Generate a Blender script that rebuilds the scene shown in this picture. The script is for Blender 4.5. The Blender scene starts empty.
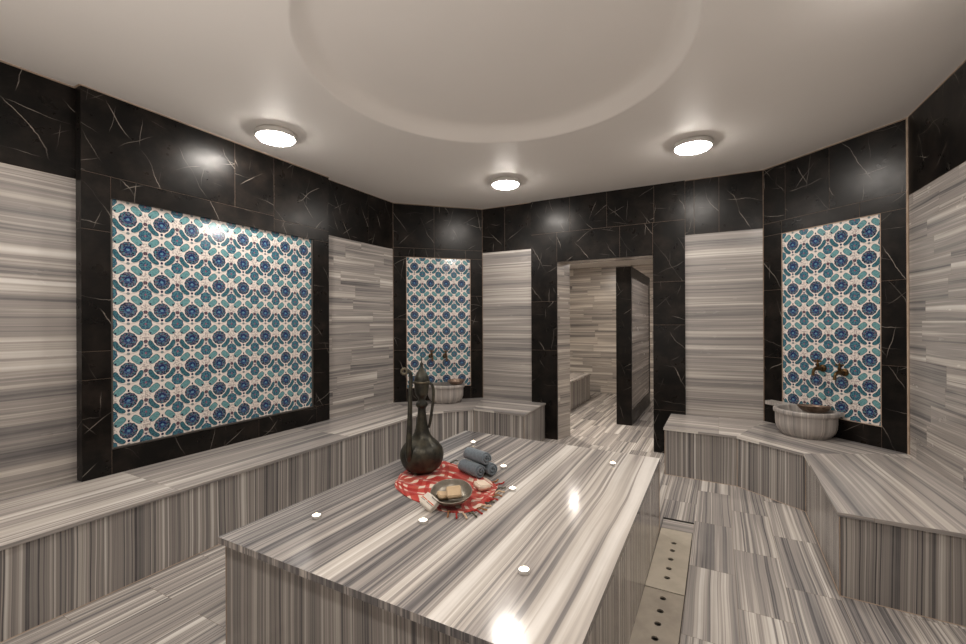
import bpy, bmesh, math, random
from math import sin, cos, pi, sqrt, hypot, radians, atan2
from mathutils import Vector, Matrix
random.seed(11)
sc = bpy.context.scene
COL = sc.collection

# ------------------------------------------------------------------ heights and plan
HC = 3.133      # ceiling
BT = 0.4665     # bench top
ST = 0.532      # central platform top
BB = 2.511      # lower edge of the black band
W0 = (-3.852, -0.62); P1 = (-3.821, 4.555); P2 = (-2.939, 5.436); P3 = (0.4235, 5.489)
P4 = (1.327, 4.638); P5 = (1.487, 0.15); P6 = (0.72, -0.70)
F0 = (-3.754, 1.291); F1 = (-3.766, 3.417)

# ------------------------------------------------------------------ object helpers
def tag(o, label=None, cat=None, group=None, kind=None):
    if label: o['label'] = label
    if cat: o['category'] = cat
    if group: o['group'] = group
    if kind: o['kind'] = kind
    return o

def empty(name, loc=(0, 0, 0), rz=0.0):
    o = bpy.data.objects.new(name, None); COL.objects.link(o)
    o.location = loc; o.rotation_euler = (0, 0, rz); o.empty_display_size = 0.1
    return o

class MB:
    """collects faces with metre-scaled UVs"""
    def __init__(s):
        s.v = []; s.f = []; s.uv = []; s.mi = []; s.sm = []
    def face(s, pts, uvs, mi=0, smooth=False):
        n = len(s.v); s.v += [tuple(p) for p in pts]
        s.f.append(tuple(range(n, n + len(pts)))); s.uv.append([tuple(u) for u in uvs]); s.mi.append(mi); s.sm.append(smooth)
    def quad_wall(s, A, B, z0, z1, off=0.0, vertical=False, uo=(0, 0), mi=0, w0=None, w1=None):
        """vertical rectangle from A to B, pushed out by off to the right-hand side of A->B"""
        L = hypot(B[0]-A[0], B[1]-A[1]); e = ((B[0]-A[0])/L, (B[1]-A[1])/L); n = (e[1], -e[0])
        a = 0 if w0 is None else w0; b = L if w1 is None else w1
        p = [(A[0]+e[0]*w+n[0]*off, A[1]+e[1]*w+n[1]*off, z) for w, z in ((a, z0), (b, z0), (b, z1), (a, z1))]
        q = [(a, z0), (b, z0), (b, z1), (a, z1)]
        if vertical: q = [(y, x) for x, y in q]
        s.face(p, [(x+uo[0], y+uo[1]) for x, y in q], mi)
    def box(s, c, ex, ey, ez, hx, hy, hz, uo=(0, 0), mi=0):
        """box from centre, axes and half sizes; UV u along ex where possible"""
        c = Vector(c); ex = Vector(ex).normalized(); ey = Vector(ey).normalized(); ez = Vector(ez).normalized()
        def P(a, b, d): return c + ex*a*hx + ey*b*hy + ez*d*hz
        for ax in range(3):
            for sg in (-1, 1):
                if ax == 0: q = [(sg, a, b) for a, b in ((-1,-1),(1,-1),(1,1),(-1,1))]
                elif ax == 1: q = [(a, sg, b) for a, b in ((-1,-1),(1,-1),(1,1),(-1,1))]
                else: q = [(a, b, sg) for a, b in ((-1,-1),(1,-1),(1,1),(-1,1))]
                if (sg == 1) == (ax == 1): q.reverse()
                uv = []
                for a, b, d in q:
                    if ax == 0: uv.append((b*hy+uo[0], d*hz+uo[1]))
                    elif ax == 1: uv.append((a*hx+uo[0], d*hz+uo[1]))
                    else: uv.append((a*hx+uo[0], b*hy+uo[1]))
                s.face([P(*t) for t in q], uv, mi)
    def prism(s, poly, z0, z1, tdir=(0, 1), uo=(0, 0), top=True, bot=False, sides=True, mi=0, side_mi=None, skip=(), along=False):
        """plan polygon (counter-clockwise); top stripes run along tdir, side stripes run vertically"""
        e = tdir; L = hypot(*e); e = (e[0]/L, e[1]/L); n = (-e[1], e[0])
        uvp = [(p[0]*e[0]+p[1]*e[1]+uo[0], p[0]*n[0]+p[1]*n[1]+uo[1]) for p in poly]
        if top: s.face([(p[0], p[1], z1) for p in poly], uvp, mi)
        if bot: s.face([(p[0], p[1], z0) for p in reversed(poly)], list(reversed(uvp)), mi)
        if sides:
            d = 0.0
            for i in range(len(poly)):
                a = poly[i]; b = poly[(i+1) % len(poly)]; l = hypot(b[0]-a[0], b[1]-a[1])
                if i not in skip:
                    s.face([(a[0], a[1], z0), (b[0], b[1], z0), (b[0], b[1], z1), (a[0], a[1], z1)],
                           [(d, z0), (d+l, z0), (d+l, z1), (d, z1)] if along else [(z0, d), (z0, d+l), (z1, d+l), (z1, d)], mi if side_mi is None else side_mi)
                d += l + 0.37
    def grid(s, fn, nu, nv, closed_u=False, uvfn=None, mi=0, smooth=True, flip=False):
        """shared-vertex grid"""
        base = len(s.v); cu = nu if closed_u else nu + 1
        for j in range(nv + 1):
            for i in range(cu): s.v.append(tuple(fn(i/nu, j/nv)))
        for j in range(nv):
            for i in range(nu):
                i2 = (i+1) % cu
                q = [base+j*cu+i, base+j*cu+i2, base+(j+1)*cu+i2, base+(j+1)*cu+i]
                t = [(i/nu, j/nv), ((i+1)/nu, j/nv), ((i+1)/nu, (j+1)/nv), (i/nu, (j+1)/nv)]
                if uvfn: t = [uvfn(*x) for x in t]
                if flip: q.reverse(); t.reverse()
                s.f.append(tuple(q)); s.uv.append(t); s.mi.append(mi); s.sm.append(smooth)
    def build(s, name, mats, parent=None, bevel=0.0, merge=False, subsurf=0, solid=0.0, segs=2):
        me = bpy.data.meshes.new(name); me.from_pydata(s.v, [], s.f)
        if not isinstance(mats, (list, tuple)): mats = [mats]
        for m in mats: me.materials.append(m)
        ul = me.uv_layers.new(name='UVMap'); k = 0
        for p in me.polygons:
            p.material_index = s.mi[p.index]; p.use_smooth = s.sm[p.index]
            for j, _ in enumerate(p.loop_indices): ul.data[p.loop_start+j].uv = s.uv[p.index][j]
        if merge:
            bm = bmesh.new(); bm.from_mesh(me); bmesh.ops.remove_doubles(bm, verts=bm.verts, dist=1e-5)
            bmesh.ops.recalc_face_normals(bm, faces=bm.faces); bm.to_mesh(me); bm.free()
        me.update()
        o = bpy.data.objects.new(name, me); COL.objects.link(o)
        if parent: o.parent = parent
        if solid: m = o.modifiers.new('s', 'SOLIDIFY'); m.thickness = solid; m.offset = 0
        if bevel:
            m = o.modifiers.new('b', 'BEVEL'); m.width = bevel; m.segments = segs; m.limit_method = 'ANGLE'; m.angle_limit = radians(40)
        if subsurf: m = o.modifiers.new('ss', 'SUBSURF'); m.levels = m.render_levels = subsurf
        return o

def lathe(mb, prof, n=48, c=(0, 0, 0), mi=0, fn=None):
    """prof list of (r, z)"""
    m = len(prof) - 1
    def f(u, v):
        t = v*m; i = min(int(t + 1e-9), m); r, z = prof[i]
        a = u*2*pi
        if fn: r = fn(r, z, a)
        return (c[0]+r*cos(a), c[1]+r*sin(a), c[2]+z)
    mb.grid(f, n, m, closed_u=True, uvfn=lambda u, v: (u, v), mi=mi)

def smoothprof(pts, k=4):
    """Catmull-Rom through profile points"""
    out = []
    P = [pts[0]] + list(pts) + [pts[-1]]
    for i in range(1, len(P)-2):
        for j in range(k):
            t = j/k; r = []
            for d in range(len(pts[0])):
                a, b, c_, e = P[i-1][d], P[i][d], P[i+1][d], P[i+2][d]
                r.append(0.5*((2*b)+(-a+c_)*t+(2*a-5*b+4*c_-e)*t*t+(-a+3*b-3*c_+e)*t**3))
            out.append(tuple(r))
    out.append(tuple(pts[-1])); return out

def tube(mb, path, rad, n=12, mi=0, cap=True, flat=1.0):
    """swept tube; rad number or list"""
    path = [Vector(p) for p in path]; N = len(path)
    R = rad if isinstance(rad, (list, tuple)) else [rad]*N
    T = [(path[min(i+1, N-1)] - path[max(i-1, 0)]).normalized() for i in range(N)]
    up = Vector((0, 0, 1)) if abs(T[0].z) < 0.9 else Vector((1, 0, 0))
    X = [T[0].cross(up).normalized()]
    for i in range(1, N):
        x = X[-1] - T[i]*X[-1].dot(T[i]); X.append(x.normalized())
    def f(u, v):
        i = int(round(v*(N-1))); a = u*2*pi; y = T[i].cross(X[i])
        return path[i] + X[i]*cos(a)*R[i] + y*sin(a)*R[i]*flat
    mb.grid(f, n, N-1, closed_u=True, uvfn=lambda u, v: (u, v), mi=mi)
    if cap:
        for i in (0, N-1):
            y = T[i].cross(X[i])
            pts = [path[i] + X[i]*cos(k/n*2*pi)*R[i] + y*sin(k/n*2*pi)*R[i]*flat for k in range(n)]
            if i == 0: pts.reverse()
            mb.face(pts, [(0, 0)]*n, mi)

# ------------------------------------------------------------------ node helpers
class N:
    def __init__(s, nt, sock): s.nt = nt; s.s = sock
    def _m(s, op, *a):
        n = s.nt.nodes.new('ShaderNodeMath'); n.operation = op
        for i, x in enumerate((s,) + a):
            if isinstance(x, N): s.nt.links.new(x.s, n.inputs[i])
            else: n.inputs[i].default_value = x
        return N(s.nt, n.outputs[0])
    def __add__(s, o): return s._m('ADD', o)
    __radd__ = __add__
    def __sub__(s, o): return s._m('SUBTRACT', o)
    def __rsub__(s, o): return (s * -1.0) + o
    def __mul__(s, o): return s._m('MULTIPLY', o)
    __rmul__ = __mul__
    def __truediv__(s, o): return s._m('DIVIDE', o)
    def floor(s): return s._m('FLOOR')
    def fract(s): return s._m('FRACT')
    def abs(s): return s._m('ABSOLUTE')
    def sqrt(s): return s._m('SQRT')
    def min(s, o): return s._m('MINIMUM', o)
    def max(s, o): return s._m('MAXIMUM', o)
    def lt(s, o): return s._m('LESS_THAN', o)
    def gt(s, o): return s._m('GREATER_THAN', o)
    def sin(s): return s._m('SINE')
    def atan2(s, o): return s._m('ARCTAN2', o)
    def step(s, a, b):
        n = s.nt.nodes.new('ShaderNodeMapRange'); n.interpolation_type = 'SMOOTHSTEP'
        s.nt.links.new(s.s, n.inputs[0]); n.inputs[1].default_value = a; n.inputs[2].default_value = b
        return N(s.nt, n.outputs[0])

class Mat:
    def __init__(s, name):
        s.m = bpy.data.materials.new(name); s.m.use_nodes = True; s.nt = s.m.node_tree
        s.b = s.nt.nodes['Principled BSDF']
    def node(s, t, **kw):
        n = s.nt.nodes.new(t)
        for k, v in kw.items(): setattr(n, k, v)
        return n
    def link(s, a, b): s.nt.links.new(a.s if isinstance(a, N) else a, b)
    def uv(s):
        n = s.node('ShaderNodeTexCoord'); x = s.node('ShaderNodeSeparateXYZ'); s.link(n.outputs['UV'], x.inputs[0])
        return N(s.nt, x.outputs[0]), N(s.nt, x.outputs[1])
    def obj(s):
        n = s.node('ShaderNodeTexCoord'); return n.outputs['Object']
    def vec(s, x, y, z=0.0):
        c = s.node('ShaderNodeCombineXYZ')
        for i, q in enumerate((x, y, z)):
            if isinstance(q, N): s.link(q, c.inputs[i])
            else: c.inputs[i].default_value = q
        return c.outputs[0]
    def noise(s, vec, scale=1.0, detail=2.0, rough=0.5, dims='3D', dist=0.0):
        n = s.node('ShaderNodeTexNoise', noise_dimensions=dims); n.inputs['Scale'].default_value = scale
        n.inputs['Detail'].default_value = detail; n.inputs['Roughness'].default_value = rough; n.inputs['Distortion'].default_value = dist
        if vec is not None: s.link(vec, n.inputs['Vector'])
        return N(s.nt, n.outputs['Fac'])
    def white(s, vec):
        n = s.node('ShaderNodeTexWhiteNoise', noise_dimensions='3D'); s.link(vec, n.inputs['Vector']); return N(s.nt, n.outputs['Value'])
    def ramp(s, f, stops, interp='LINEAR'):
        n = s.node('ShaderNodeValToRGB'); n.color_ramp.interpolation = interp
        el = n.color_ramp.elements
        while len(el) > 1: el.remove(el[0])
        el[0].position = stops[0][0]; el[0].color = (*stops[0][1], 1)
        for p, c in stops[1:]: e = el.new(p); e.color = (*c, 1)
        s.link(f, n.inputs[0]); return n.outputs[0]
    def mix(s, f, a, b):
        n = s.node('ShaderNodeMix', data_type='RGBA')
        if isinstance(f, N): s.link(f, n.inputs[0])
        else: n.inputs[0].default_value = f
        for q, i in ((a, 6), (b, 7)):
            if isinstance(q, tuple): n.inputs[i].default_value = (*q, 1)
            else: s.link(q, n.inputs[i])
        return n.outputs[2]
    def color(s, c):
        if isinstance(c, tuple): s.b.inputs['Base Color'].default_value = (*c, 1)
        else: s.link(c, s.b.inputs['Base Color'])
        return s
    def set(s, rough=0.5, metal=0.0, spec=0.5, coat=0.0, sheen=0.0):
        if isinstance(rough, N): s.link(rough, s.b.inputs['Roughness'])
        else: s.b.inputs['Roughness'].default_value = rough
        s.b.inputs['Metallic'].default_value = metal; s.b.inputs['Specular IOR Level'].default_value = spec
        s.b.inputs['Coat Weight'].default_value = coat; s.b.inputs['Sheen Weight'].default_value = sheen
        return s
    def bump(s, h, strength=0.3, dist=0.01):
        n = s.node('ShaderNodeBump'); n.inputs['Strength'].default_value = strength; n.inputs['Distance'].default_value = dist
        s.link(h, n.inputs['Height']); s.link(n.outputs[0], s.b.inputs['Normal']); return s

def srgb(r, g, b):
    f = lambda c: ((c/255+0.055)/1.055)**2.4 if c/255 > 0.04045 else c/255/12.92
    return (f(r), f(g), f(b))

def striped(name, tile=None, stagger=None, freq=1.0, bright=1.0, contrast=1.0, rough=0.18, warm=0.0, seed=0.0, long=0.25, mix=(0.5, 0.32, 0.18), grout=0.0014, warp=0.0, lean=0.0, lines=0.5, tvar=0.06):
    """grey and white banded marble; bands run along u, change along v. tile=(length u, width v)"""
    M = Mat(name); u, v = M.uv()
    if tile:
        tl, tw = tile
        r = v/tw; row = r.floor()
        if stagger is None: sh = M.white(M.vec(row, seed, 3.1))
        else: sh = row*stagger
        c = u/tl + sh; colu = c.floor()
        rnd = M.white(M.vec(row, colu, seed+0.7))
        rnd2 = M.white(M.vec(colu, row, seed+5.7))
        fr = r.fract(); fc = c.fract()
        ed = (fr.min(1.0-fr)*tw).min(fc.min(1.0-fc)*tl)
        g = ed.lt(grout)
        vv = v + rnd*31.0
    else:
        rnd2 = None; g = None; vv = v + seed*7.3
        if warp: vv = v + v*v*warp + seed*7.3
    wob = M.noise(M.vec(u*0.9, vv*1.6, seed), 1.0, 2.0, 0.5)
    vv = vv + (wob-0.5)*0.035
    n1 = M.noise(M.vec(vv*11.0*freq, u*long*1.0, seed+1), 1.0, 1.0, 0.5)
    n2 = M.noise(M.vec(vv*38.0*freq, u*long*1.4, seed+2), 1.0, 1.0, 0.5)
    n3 = M.noise(M.vec(vv*105.0*freq, u*long*2.2, seed+3), 1.0, 2.0, 0.6)
    n4 = M.noise(M.vec(vv*3.0*freq, u*long*0.8, seed+4), 1.0, 1.0, 0.5)
    val = n1*mix[0] + n2*mix[1] + n3*mix[2] + (n4-0.5)*0.35
    if rnd2 is not None: val = val + (rnd2-0.5)*tvar
    if lean: val = val - v*lean
    n5 = M.noise(M.vec(vv*62.0*freq, u*long*0.7, seed+8), 1.0, 0.0, 0.5)
    val = val - n5.step(0.60, 0.66)*0.16*lines
    n6 = M.noise(M.vec(vv*24.0*freq, u*long*0.7, seed+9), 1.0, 0.0, 0.5)
    val = val - n6.step(0.62, 0.65)*0.10*lines + (1.0-n6.step(0.36, 0.40))*0.07*lines
    val = (val-0.5)*(2.2*contrast)+0.53
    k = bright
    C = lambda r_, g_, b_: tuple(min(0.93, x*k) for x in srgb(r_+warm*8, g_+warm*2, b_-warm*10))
    col = M.ramp(val, [(0.0, C(94, 92, 94)), (0.2, C(120, 117, 118)), (0.36, C(148, 144, 142)), (0.46, C(172, 166, 161)),
                       (0.54, C(160, 154, 151)), (0.62, C(190, 183, 177)), (0.74, C(212, 206, 199)), (0.86, C(230, 226, 221)), (1.0, C(240, 236, 231))])
    # fine cloudiness of the stone
    cl = M.noise(M.vec(u*7.0, v*16.0, seed), 1.0, 4.0, 0.6)
    col = M.mix((cl-0.35)*0.35, col, C(178, 171, 165))
    if g is not None: col = M.mix(g*0.55, col, srgb(120, 104, 88))
    M.color(col)
    rr = M.noise(M.vec(u*3.0, v*9.0, 4.0), 1.0, 3.0, 0.6)
    M.set(rough=rr*0.14+(rough-0.07), spec=0.5)
    return M.m

def black_marble(name, seed=0.0, rough=0.25, brown=0.3):
    M = Mat(name); u, v = M.uv()
    V = M.vec(u, v, seed)
    d1 = M.noise(V, 1.6, 2.0, 0.5); d2 = M.noise(M.vec(v+3.3, u, seed+2), 1.6, 2.0, 0.5)
    dd = M.noise(M.vec(u, v, seed+5), 14.0, 3.0, 0.6)
    uu = u + (d1-0.5)*0.22 + (dd-0.5)*0.018; vv = v + (d2-0.5)*0.22 + (dd-0.5)*0.018
    def lines(a, b, per, w, sd, thr):
        x = (uu*a + vv*b)/per; y = (vv*a - uu*b)
        k = x.floor()
        h = M.white(M.vec(k, sd, seed)); off_ = M.noise(M.vec(k*7.3, y*1.3, sd), 1.0, 1.0, 0.5)
        d = ((x.fract() - 0.2 - h*0.6) + (off_-0.5)*0.5).abs()*per
        m = M.noise(M.vec(k*5.1+y*2.6, sd, seed+1.0), 1.0, 1.0, 0.5).step(thr, thr+0.12)
        th = M.noise(M.vec(k*3.1+y*9.0, sd, seed+1.0), 1.0, 1.0, 0.5)
        return (1.0-(d-(th-0.45)*w*1.5).step(w*0.2, w))*m
    a = lines(0.86, 0.5, 0.30, 0.0032, 1.0, 0.47)
    b = lines(0.55, -0.83, 0.34, 0.0028, 9.0, 0.51)
    c = lines(0.15, 0.99, 0.26, 0.0022, 19.0, 0.51)
    e_ = lines(0.985, -0.17, 0.17, 0.0020, 29.0, 0.54)
    f = M.noise(M.vec(u*1.0, v*1.0, seed+4), 26.0, 6.0, 0.8); fm = M.noise(M.vec(u, v, seed+6), 3.2, 2.0, 0.5)
    sm = f.step(0.60, 0.78)*fm.step(0.52, 0.72)*0.5
    val = a.max(b).max(c).max(e_)
    base = M.mix(M.noise(V, 4.0, 5.0, 0.65).step(0.38, 0.8), (0.0040, 0.0035, 0.0032), (0.021, 0.0160, 0.0130))
    col = M.mix(sm, base, (0.20, 0.155, 0.12))
    col = M.mix(val*(M.noise(V, 3.1, 3.0, 0.6).step(0.35, 0.65)*0.5+0.15), col, (0.46, 0.41, 0.36))
    M.color(col)
    rr = M.noise(V, 6.0, 4.0, 0.6)
    M.set(rough=rr*0.20+rough-0.05, spec=0.2)
    M.bump(M.noise(V, 5.0, 3.0, 0.5), 0.08, 0.02)
    return M.m

def iznik(name, per=0.2193, oy=0.0, ox=0.0):
    """floral glazed tile: rosettes in lobed lattices"""
    M = Mat(name); U, V = M.uv()
    x = ((U+ox)/per).fract() - 0.5
    y = ((V+oy)/per).fract() - 0.5      # rosette at cell centre
    ax = x.abs()
    # offset lattice
    x2 = ax - 0.5
    y2 = y - 0.0
    cream = srgb(230, 222, 216)
    teal = srgb(58, 138, 146); teal2 = srgb(96, 164, 164); navy = srgb(34, 62, 118); dark = srgb(30, 40, 62); blue = srgb(92, 160, 205); pink = srgb(128, 76, 96)
    def rad(px, py, sx=1.0, sy=1.0): return ((px*px)*(1/(sx*sx)) + (py*py)*(1/(sy*sy))).sqrt()
    def ell(cx_, cy_, a_, b_, ang, X=ax, Y=y):
        dx = X-cx_; dy = Y-cy_; c_, s_ = cos(ang), sin(ang)
        return rad(dx*c_+dy*s_, dy*c_-dx*s_, a_, b_)
    tint = M.noise(M.vec(U*40, V*40, 1.0), 1.0, 2.0, 0.5)
    sp1 = M.noise(M.vec(U*85, V*85, 1.0), 1.0, 0.0, 0.5).step(0.50, 0.56)
    sp2 = M.noise(M.vec(U*75, V*75, 7.0), 1.0, 0.0, 0.5).step(0.50, 0.56)
    sp3 = M.noise(M.vec(U*80, V*80, 3.0), 1.0, 0.0, 0.5).step(0.50, 0.58)
    col = M.mix(tint.step(0.4, 0.9)*0.4, cream, srgb(206, 196, 190))
    R = rad(x, y)
    ang = y.atan2(x)
    x3 = 0.5 - ax
    # thin brown stalks that follow the outer edge of every lobe
    st = (R-0.468).abs().lt(0.008)*y.lt(0.10)
    col = M.mix(st*0.55, col, srgb(120, 112, 106))
    # sprays of small buds in the gaps
    spr = sp3*(rad(x3, y-0.03, 0.17, 0.26).lt(1.0))
    col = M.mix(spr*0.55, col, srgb(128, 112, 112))
    # crescents hugging the rosette from below
    tt = ((0.0-ang) - pi/2).abs()*-1.0 + (pi/2-0.70)
    tt = tt*(1/0.64); t2 = tt*tt
    hw = (1.0 - t2*t2).max(0.0).sqrt()*0.079
    dd = (R-0.374).abs()
    cres = dd.lt(hw)*y.lt(0.06)
    col = M.mix(cres, col, M.mix(sp1*0.5, srgb(62, 112, 124), srgb(40, 52, 80)))
    col = M.mix(dd.gt(hw-0.016)*cres*0.6, col, srgb(36, 52, 64))
    # leaves above, leaning outward
    dxl = ax-0.245; dyl = y-0.325; cl_, sl_ = cos(radians(-41)), sin(radians(-41))
    la = (dxl*cl_+dyl*sl_).abs()*(1/0.186); lb = (dyl*cl_-dxl*sl_).abs()*(1/0.110)
    L1 = (la*la*la + lb*lb*lb)
    lf = L1.lt(1.0)
    col = M.mix(lf, col, M.mix(sp2*0.35, srgb(110, 158, 162), srgb(62, 108, 120)))
    col = M.mix(lf*L1.gt(0.70)*0.65, col, srgb(44, 70, 80))
    col = M.mix(rad(ax-0.355, y-0.225, 0.03, 0.03).lt(1.0), col, srgb(40, 36, 66))
    # rosette
    R1 = R + (ang*12.0).sin()*0.007
    col = M.mix(R1.lt(0.258), col, srgb(38, 50, 70))
    col = M.mix(R1.lt(0.238)*sp2, col, srgb(74, 128, 140))
    col = M.mix(R1.lt(0.238)*sp1*0.8, col, srgb(112, 98, 120))
    col = M.mix(R.lt(0.125), col, srgb(46, 60, 104))
    col = M.mix(R.lt(0.120)*sp1*0.6, col, srgb(84, 120, 160))
    Rb = rad(x, y+0.005, 0.050, 0.038)
    col = M.mix(Rb.lt(1.0), col, srgb(92, 142, 166))
    col = M.mix((rad(x, y+0.005)-0.085).abs().lt(0.018)*y.gt(-0.01), col, srgb(28, 34, 80))
    # tips above and below the rosette
    col = M.mix(ell(0.0, 0.315, 0.026, 0.045, 0.0).lt(1.0), col, dark)
    col = M.mix(rad(x, y+0.335, 0.042, 0.045).lt(1.0), col, srgb(30, 34, 70))
    col = M.mix(rad(x, y+0.455, 0.05, 0.045).lt(1.0)*0.8, col, srgb(74, 104, 112))
    # small rosette between the lobes
    ys = ((V+oy)/per + 0.46).fract() - 0.5
    R3 = rad(x3, ys); a3 = ys.atan2(x3)
    R4 = R3 + (a3*8.0).sin()*0.008
    col = M.mix(R4.lt(0.198), col, srgb(38, 56, 72))
    col = M.mix(R4.lt(0.182), col, srgb(72, 124, 138))
    col = M.mix(R4.lt(0.198)*sp1*0.75, col, srgb(44, 56, 96))
    col = M.mix(R3.lt(0.03), col, srgb(150, 80, 110))
    # small dots between
    col = M.mix(rad(x3, y+0.06, 0.062, 0.062).lt(1.0), col, srgb(92, 70, 84))
    col = M.mix(rad(x3, y+0.21, 0.036, 0.040).lt(1.0), col, srgb(74, 62, 92))
    # hairline tile joints
    fx = ((U+ox)/per).fract(); fy = ((V+oy)/per).fract()
    j = fx.min(1.0-fx).min(fy.min(1.0-fy)).lt(0.0045)
    col = M.mix(j*0.3, col, srgb(170, 160, 150))
    M.color(col); M.set(rough=0.12, spec=0.5)
    M.bump(M.noise(M.vec(U*9, V*9, 0.0), 1.0, 2.0, 0.5), 0.05, 0.01)
    return M.m

def plain(name, c, rough=0.5, metal=0.0, spec=0.5, bump=0.0, bscale=200.0, vary=0.0, vc=None, vscale=8.0, coat=0.0, sheen=0.0):
    M = Mat(name); V = M.obj()
    if vary:
        n = M.noise(V, vscale, 4.0, 0.6).step(0.35, 0.65)
        col = M.mix(n*vary, c, vc)
    else: col = c
    M.color(col); M.set(rough, metal, spec, coat, sheen)
    if bump: M.bump(M.noise(V, bscale, 3.0, 0.6), bump, 0.002)
    return M.m

def emis(name, c, s, base=(0.9, 0.9, 0.9)):
    M = Mat(name); M.color(base); M.b.inputs['Emission Color'].default_value = (*c, 1); M.b.inputs['Emission Strength'].default_value = s
    return M.m

# ------------------------------------------------------------------ materials
m_ceil = plain('ceiling_paint', (0.84, 0.805, 0.77), rough=0.5, spec=0.3, bump=0.06, bscale=9.0, vary=0.25, vc=(0.79, 0.755, 0.72), vscale=1.2)
m_floor = striped('floor_marble', tile=(0.685, 0.25), stagger=0.5, freq=1.7, bright=0.92, contrast=0.95, tvar=0.08, lines=0.8, rough=0.22, seed=1.0)
m_bench_top = striped('bench_top_marble', tile=(1.47, 5.0), stagger=0.0, freq=0.55, bright=1.0, contrast=0.9, rough=0.2, seed=2.0, grout=0.001)
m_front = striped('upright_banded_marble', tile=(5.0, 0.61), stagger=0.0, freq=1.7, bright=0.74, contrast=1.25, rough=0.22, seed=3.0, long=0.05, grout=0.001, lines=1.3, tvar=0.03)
m_slab = striped('platform_top_marble', freq=1.25, bright=1.03, contrast=0.85, rough=0.13, seed=4.6, long=0.3, warp=0.3, lean=0.12, lines=0.9)
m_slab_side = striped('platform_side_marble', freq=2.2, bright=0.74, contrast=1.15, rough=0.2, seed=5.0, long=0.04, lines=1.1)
m_wall_planks = striped('plank_wall_marble', tile=(0.66, 0.152), freq=1.3, bright=0.86, contrast=0.85, rough=0.25, seed=6.0, long=0.4, grout=0.0008)
m_wall_big = striped('slab_wall_marble', freq=1.0, bright=0.86, contrast=0.95, rough=0.25, seed=7.5, long=0.3)
m_wall_back = striped('fine_slab_wall_marble', freq=1.3, bright=0.82, contrast=0.8, rough=0.25, seed=9.0, long=0.3)
m_inner = striped('inner_room_marble', tile=(0.62, 0.15), freq=1.2, bright=0.98, contrast=0.85, rough=0.25, seed=10.0, long=0.4, warm=0.2, grout=0.0008)
m_basin = striped('carved_basin_marble', freq=1.3, bright=0.95, contrast=0.6, rough=0.3, seed=12.0, long=0.3)
m_black = black_marble('black_veined_marble', 0.0)
m_black2 = black_marble('black_veined_marble_b', 31.0)
m_grout = plain('brown_grout', srgb(132, 113, 97), rough=0.8, vary=0.4, vc=srgb(60, 48, 40), vscale=20)
m_caulk = plain('cream_grout', srgb(176, 156, 138), rough=0.7, vary=0.5, vc=srgb(142, 122, 104), vscale=14)
m_iznik = iznik('floral_tile')
m_white_metal = plain('white_enamel', (0.62, 0.60, 0.57), rough=0.35)
m_lamp = emis('lamp_glass', (1.0, 0.925, 0.845), 62.0)
m_bronze = plain('dark_patinated_bronze', (0.030, 0.030, 0.026), rough=0.42, metal=0.65, vary=0.8, vc=(0.085, 0.078, 0.055), vscale=16, bump=0.25, bscale=60)
m_bronze_light = plain('worn_bronze', (0.16, 0.14, 0.10), rough=0.4, metal=0.85, vary=0.5, vc=(0.07, 0.06, 0.045), vscale=30)
m_tap = plain('aged_brass', (0.125, 0.072, 0.030), rough=0.32, metal=0.9, vary=0.7, vc=(0.045, 0.028, 0.014), vscale=40)
m_copper = plain('brown_copper', (0.15, 0.095, 0.068), rough=0.42, metal=0.6, vary=0.8, vc=(0.36, 0.27, 0.21), vscale=22)
m_bowl = plain('hammered_bronze', (0.36, 0.33, 0.28), rough=0.36, metal=0.8, vary=0.6, vc=(0.20, 0.18, 0.15), vscale=20, bump=0.5, bscale=90)
m_towel = plain('grey_blue_terry', srgb(118, 130, 139), rough=0.95, spec=0.1, bump=0.9, bscale=420, vary=0.5, vc=srgb(92, 103, 112), vscale=60, sheen=0.35)
m_soap_tan = plain('tan_soap', srgb(205, 180, 146), rough=0.55, vary=0.3, vc=srgb(184, 156, 122), vscale=30)
m_soap_white = plain('cream_soap', srgb(236, 218, 198), rough=0.5, vary=0.3, vc=srgb(220, 196, 172), vscale=30)
m_white_cloth = plain('white_cotton', srgb(226, 220, 210), rough=0.9, bump=0.6, bscale=500, sheen=0.2)
m_orange = plain('orange_stripe', srgb(216, 98, 44), rough=0.9)
m_greystripe = plain('grey_stripe', srgb(120, 116, 112), rough=0.9)
m_wax = emis('glowing_wax', (1.0, 0.90, 0.78), 3.2, (0.9, 0.85, 0.8))
m_flame = emis('flame', (1.0, 0.72, 0.36), 14.0)
m_cup = plain('aluminium_cup', (0.75, 0.73, 0.70), rough=0.3, metal=0.6)
m_steel = plain('beige_stone_plate', srgb(196, 187, 172), rough=0.25, vary=0.5, vc=srgb(172, 164, 150), vscale=6)
m_steel2 = plain('grey_stone_plate', srgb(172, 163, 150), rough=0.28, vary=0.6, vc=srgb(140, 132, 122), vscale=6)
m_dark = plain('dark_hollow', (0.03, 0.028, 0.025), rough=0.7)

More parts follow.
